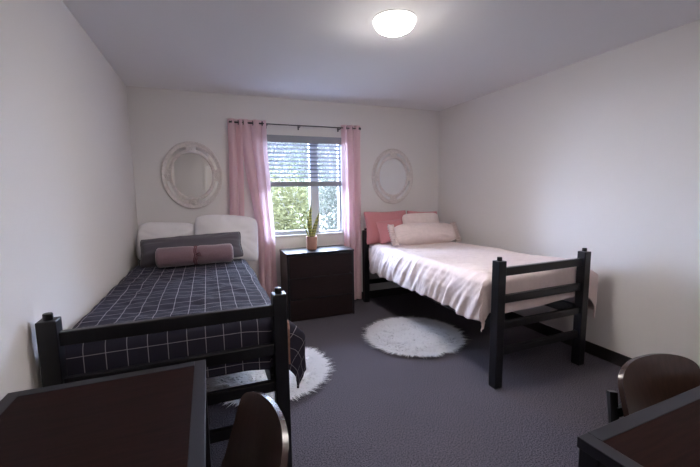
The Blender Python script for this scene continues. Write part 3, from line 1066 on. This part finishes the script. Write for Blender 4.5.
# ------------------------------------------------------------------ wall switch plate
sw = thing('light_switch', 'white switch plate on the right wall at the edge of the picture', 'light switch', (XR, 1.300, 1.115))
mesh_obj('plate', BX((-0.007, -0.037, -0.058), (0, 0.037, 0.058), 0.002), M['plate'], sw)
mesh_obj('rocker', BX((-0.011, -0.016, -0.033), (-0.0065, 0.016, 0.033), 0.0015), M['plate'], sw)

# ------------------------------------------------------------------ outside: lawn and trees beyond the window
gm = plain('outdoor_gravel', srgb(208, 206, 200), 0.95, noise_scale=2.5, noise_amt=0.15)
bm = bmesh.new()
def gfn(u, v):
    x, y = -16 + 40 * u, YB + 0.25 + 26 * v
    return Vector((x, y, -0.45 + 0.06 * nz(x * .3, y * .3)))
grid(bm, gfn, 30, 24)
mesh_obj('ground_outside', bm, gm, kind='structure')

def tree(name, label, cat, loc, h, crown_r, crown_h, nleaf, lsz, mat, seed, trunks=1, group=None, trunk_r=0.05, low=0.3):
    rng = random.Random(seed)
    root = thing(name, label, cat, loc, 0, group)
    bm = bmesh.new()
    tips = []
    for k in range(trunks):
        a = 2 * PI * k / max(1, trunks) + rng.random()
        sp_ = 0.0 if trunks == 1 else crown_r * 0.45
        pts = []
        for i in range(8):
            t = i / 7
            pts.append(Vector((math.cos(a) * sp_ * t + 0.08 * rng.gauss(0, 1) * t, math.sin(a) * sp_ * t + 0.08 * rng.gauss(0, 1) * t, h * 0.93 * t)))
        sweep(bm, pts, [trunk_r * (1 - 0.8 * i / 7) for i in range(8)], 7)
        for i in range(2, 8):
            for _ in range(3):
                d = Vector((rng.gauss(0, 1), rng.gauss(0, 1), rng.random() * 1.2)).normalized()
                ln = crown_r * (0.4 + 0.5 * rng.random())
                p0 = pts[i]
                p1 = p0 + d * ln * 0.5
                p2 = p0 + d * ln + Vector((0, 0, 0.1))
                sweep(bm, [p0, p1, p2], [trunk_r * 0.3, trunk_r * 0.18, 0.004], 5)
                tips += [p1, p2]
    mesh_obj('trunk', bm, M['bark'], root)
    verts, faces = [], []
    for i in range(nleaf):
        if rng.random() < 0.45 and tips:
            c = rng.choice(tips) + Vector((rng.gauss(0, 1), rng.gauss(0, 1), rng.gauss(0, 1))) * 0.22 * crown_r
        else:
            while True:
                q = Vector((rng.uniform(-1, 1), rng.uniform(-1, 1), rng.uniform(-1, 1)))
                if 0.25 < q.length < 1 and nz(q.x * 2.2 + seed, q.y * 2.2, q.z * 2.2) > -0.12:
                    break
            c = Vector((q.x * crown_r, q.y * crown_r, low + crown_h * (q.z * 0.5 + 0.5)))
        if c.z < 0.03:
            continue
        d = Vector((rng.gauss(0, 1), rng.gauss(0, 1), rng.gauss(0, 0.7))).normalized()
        e = d.orthogonal().normalized()
        e = (Matrix.Rotation(rng.random() * 6.28, 3, d) @ e)
        s = lsz * (0.6 + 0.8 * rng.random())
        k = len(verts)
        fold_ = d.cross(e) * s * 0.12
        verts += [c, c + d * s * 0.5 + e * s * 0.27 + fold_, c + d * s, c + d * s * 0.5 - e * s * 0.27 + fold_]
        faces += [(k, k + 1, k + 2), (k, k + 2, k + 3)]
    me = bpy.data.meshes.new('foliage')
    me.from_pydata(verts, [], faces)
    me.materials.append(mat)
    o = bpy.data.objects.new('foliage', me)
    COL.objects.link(o)
    o.parent = root
    o['kind'] = 'stuff'
    return root
tree('bush', 'yellow-green leafy bush outside, low in the left half of the window', 'bush', (1.38, 7.2, -0.45), 1.8, 0.72, 2.15, 5600, 0.085, M['leafA'], 11, 4, trunk_r=0.02, low=0.05)
tree('bush', 'grey-green thin bush outside, low in the right part of the window', 'bush', (2.75, 8.0, -0.45), 2.0, 0.62, 2.1, 3000, 0.08, M['leafC'], 12, 4, trunk_r=0.02, low=0.1)
tree('tree', 'bare-branched pale tree outside behind the blind in the left half of the window', 'tree', (1.9, 10.6, -0.45), 4.2, 0.95, 3.0, 1100, 0.08, M['leafC'], 13, 3, trunk_r=0.05, low=1.2)
tree('tree', 'pale-trunked tree outside behind the right part of the window', 'tree', (3.75, 10.6, -0.45), 4.4, 0.95, 3.2, 1300, 0.08, M['leafC'], 14, 4, trunk_r=0.045, low=0.9)
tree('tree', 'olive green tree outside, behind the yellow-green bush', 'tree', (2.9, 13.6, -0.45), 3.1, 1.6, 2.6, 3800, 0.11, M['leafB'], 15, 2, trunk_r=0.05, low=0.3)

# ------------------------------------------------------------------ light
SKY_LOW, SKY_HIGH = 0.85, 1.3
SUN = 155.0
WARM_FILL = 17.0
w = bpy.data.worlds.new('overcast_sky')
scn.world = w
w.use_nodes = True
nt = w.node_tree
bg = nt.nodes['Background']
tc = nt.nodes.new('ShaderNodeTexCoord')
sp_ = nt.nodes.new('ShaderNodeSeparateXYZ')
mr = nt.nodes.new('ShaderNodeMapRange')
mr.inputs['From Min'].default_value = 0.10
mr.inputs['From Max'].default_value = 0.55
mr.inputs['To Min'].default_value = SKY_LOW
mr.inputs['To Max'].default_value = SKY_HIGH
mr.interpolation_type = 'SMOOTHSTEP'
cr = nt.nodes.new('ShaderNodeValToRGB')
cr.color_ramp.elements[0].position = 0.02
cr.color_ramp.elements[0].color = (0.88, 0.92, 1.0, 1)
cr.color_ramp.elements[1].position = 0.5
cr.color_ramp.elements[1].color = (0.55, 0.70, 1.0, 1)
nt.links.new(tc.outputs['Generated'], sp_.inputs['Vector'])
nt.links.new(sp_.outputs['Z'], mr.inputs['Value'])
nt.links.new(sp_.outputs['Z'], cr.inputs['Fac'])
nt.links.new(cr.outputs['Color'], bg.inputs['Color'])
nt.links.new(mr.outputs['Result'], bg.inputs['Strength'])

su = bpy.data.lights.new('hazy_sun', 'SUN')
su.energy = SUN
su.angle = math.radians(95)
su.color = (0.60, 0.71, 1.0)
so = bpy.data.objects.new('hazy_sun', su)
COL.objects.link(so)
so.location = (1.1, 9, 5)
so.rotation_euler = Vector((0.10, -math.cos(math.radians(24)), -math.sin(math.radians(24)))).to_track_quat('-Z', 'Y').to_euler()

hl = bpy.data.lights.new('warm_fill_light', 'AREA')  # added warm fill, stands in for unseen warm light behind the camera
hl.shape = 'DISK'
hl.size = 0.35
hl.energy = WARM_FILL
hl.color = (1.0, 0.86, 0.74)
ho = bpy.data.objects.new('warm_fill_light', hl)
COL.objects.link(ho)
ho.location = (0.95, -0.6, H - 0.03)

pa = bpy.data.lights.new('window_portal', 'AREA')
pa.shape = 'RECTANGLE'
pa.size, pa.size_y = WX1 - WX0, WZ1 - WZ0
pa.cycles.is_portal = True
po = bpy.data.objects.new('window_portal', pa)
COL.objects.link(po)
po.location = ((WX0 + WX1) / 2, YB + T + 0.01, (WZ0 + WZ1) / 2)
po.rotation_euler = (-PI / 2, 0, 0)     # faces -y, into the room

vs = scn.view_settings
vs.view_transform = 'Standard'
vs.look = 'None'
vs.exposure = -0.17
vs.gamma = 1.0
vs.use_curve_mapping = False
scn.cycles.use_denoising = True
scn.cycles.max_bounces = 10
scn.cycles.diffuse_bounces = 6
scn.cycles.transparent_max_bounces = 12
scn.cycles.sample_clamp_indirect = 8.0
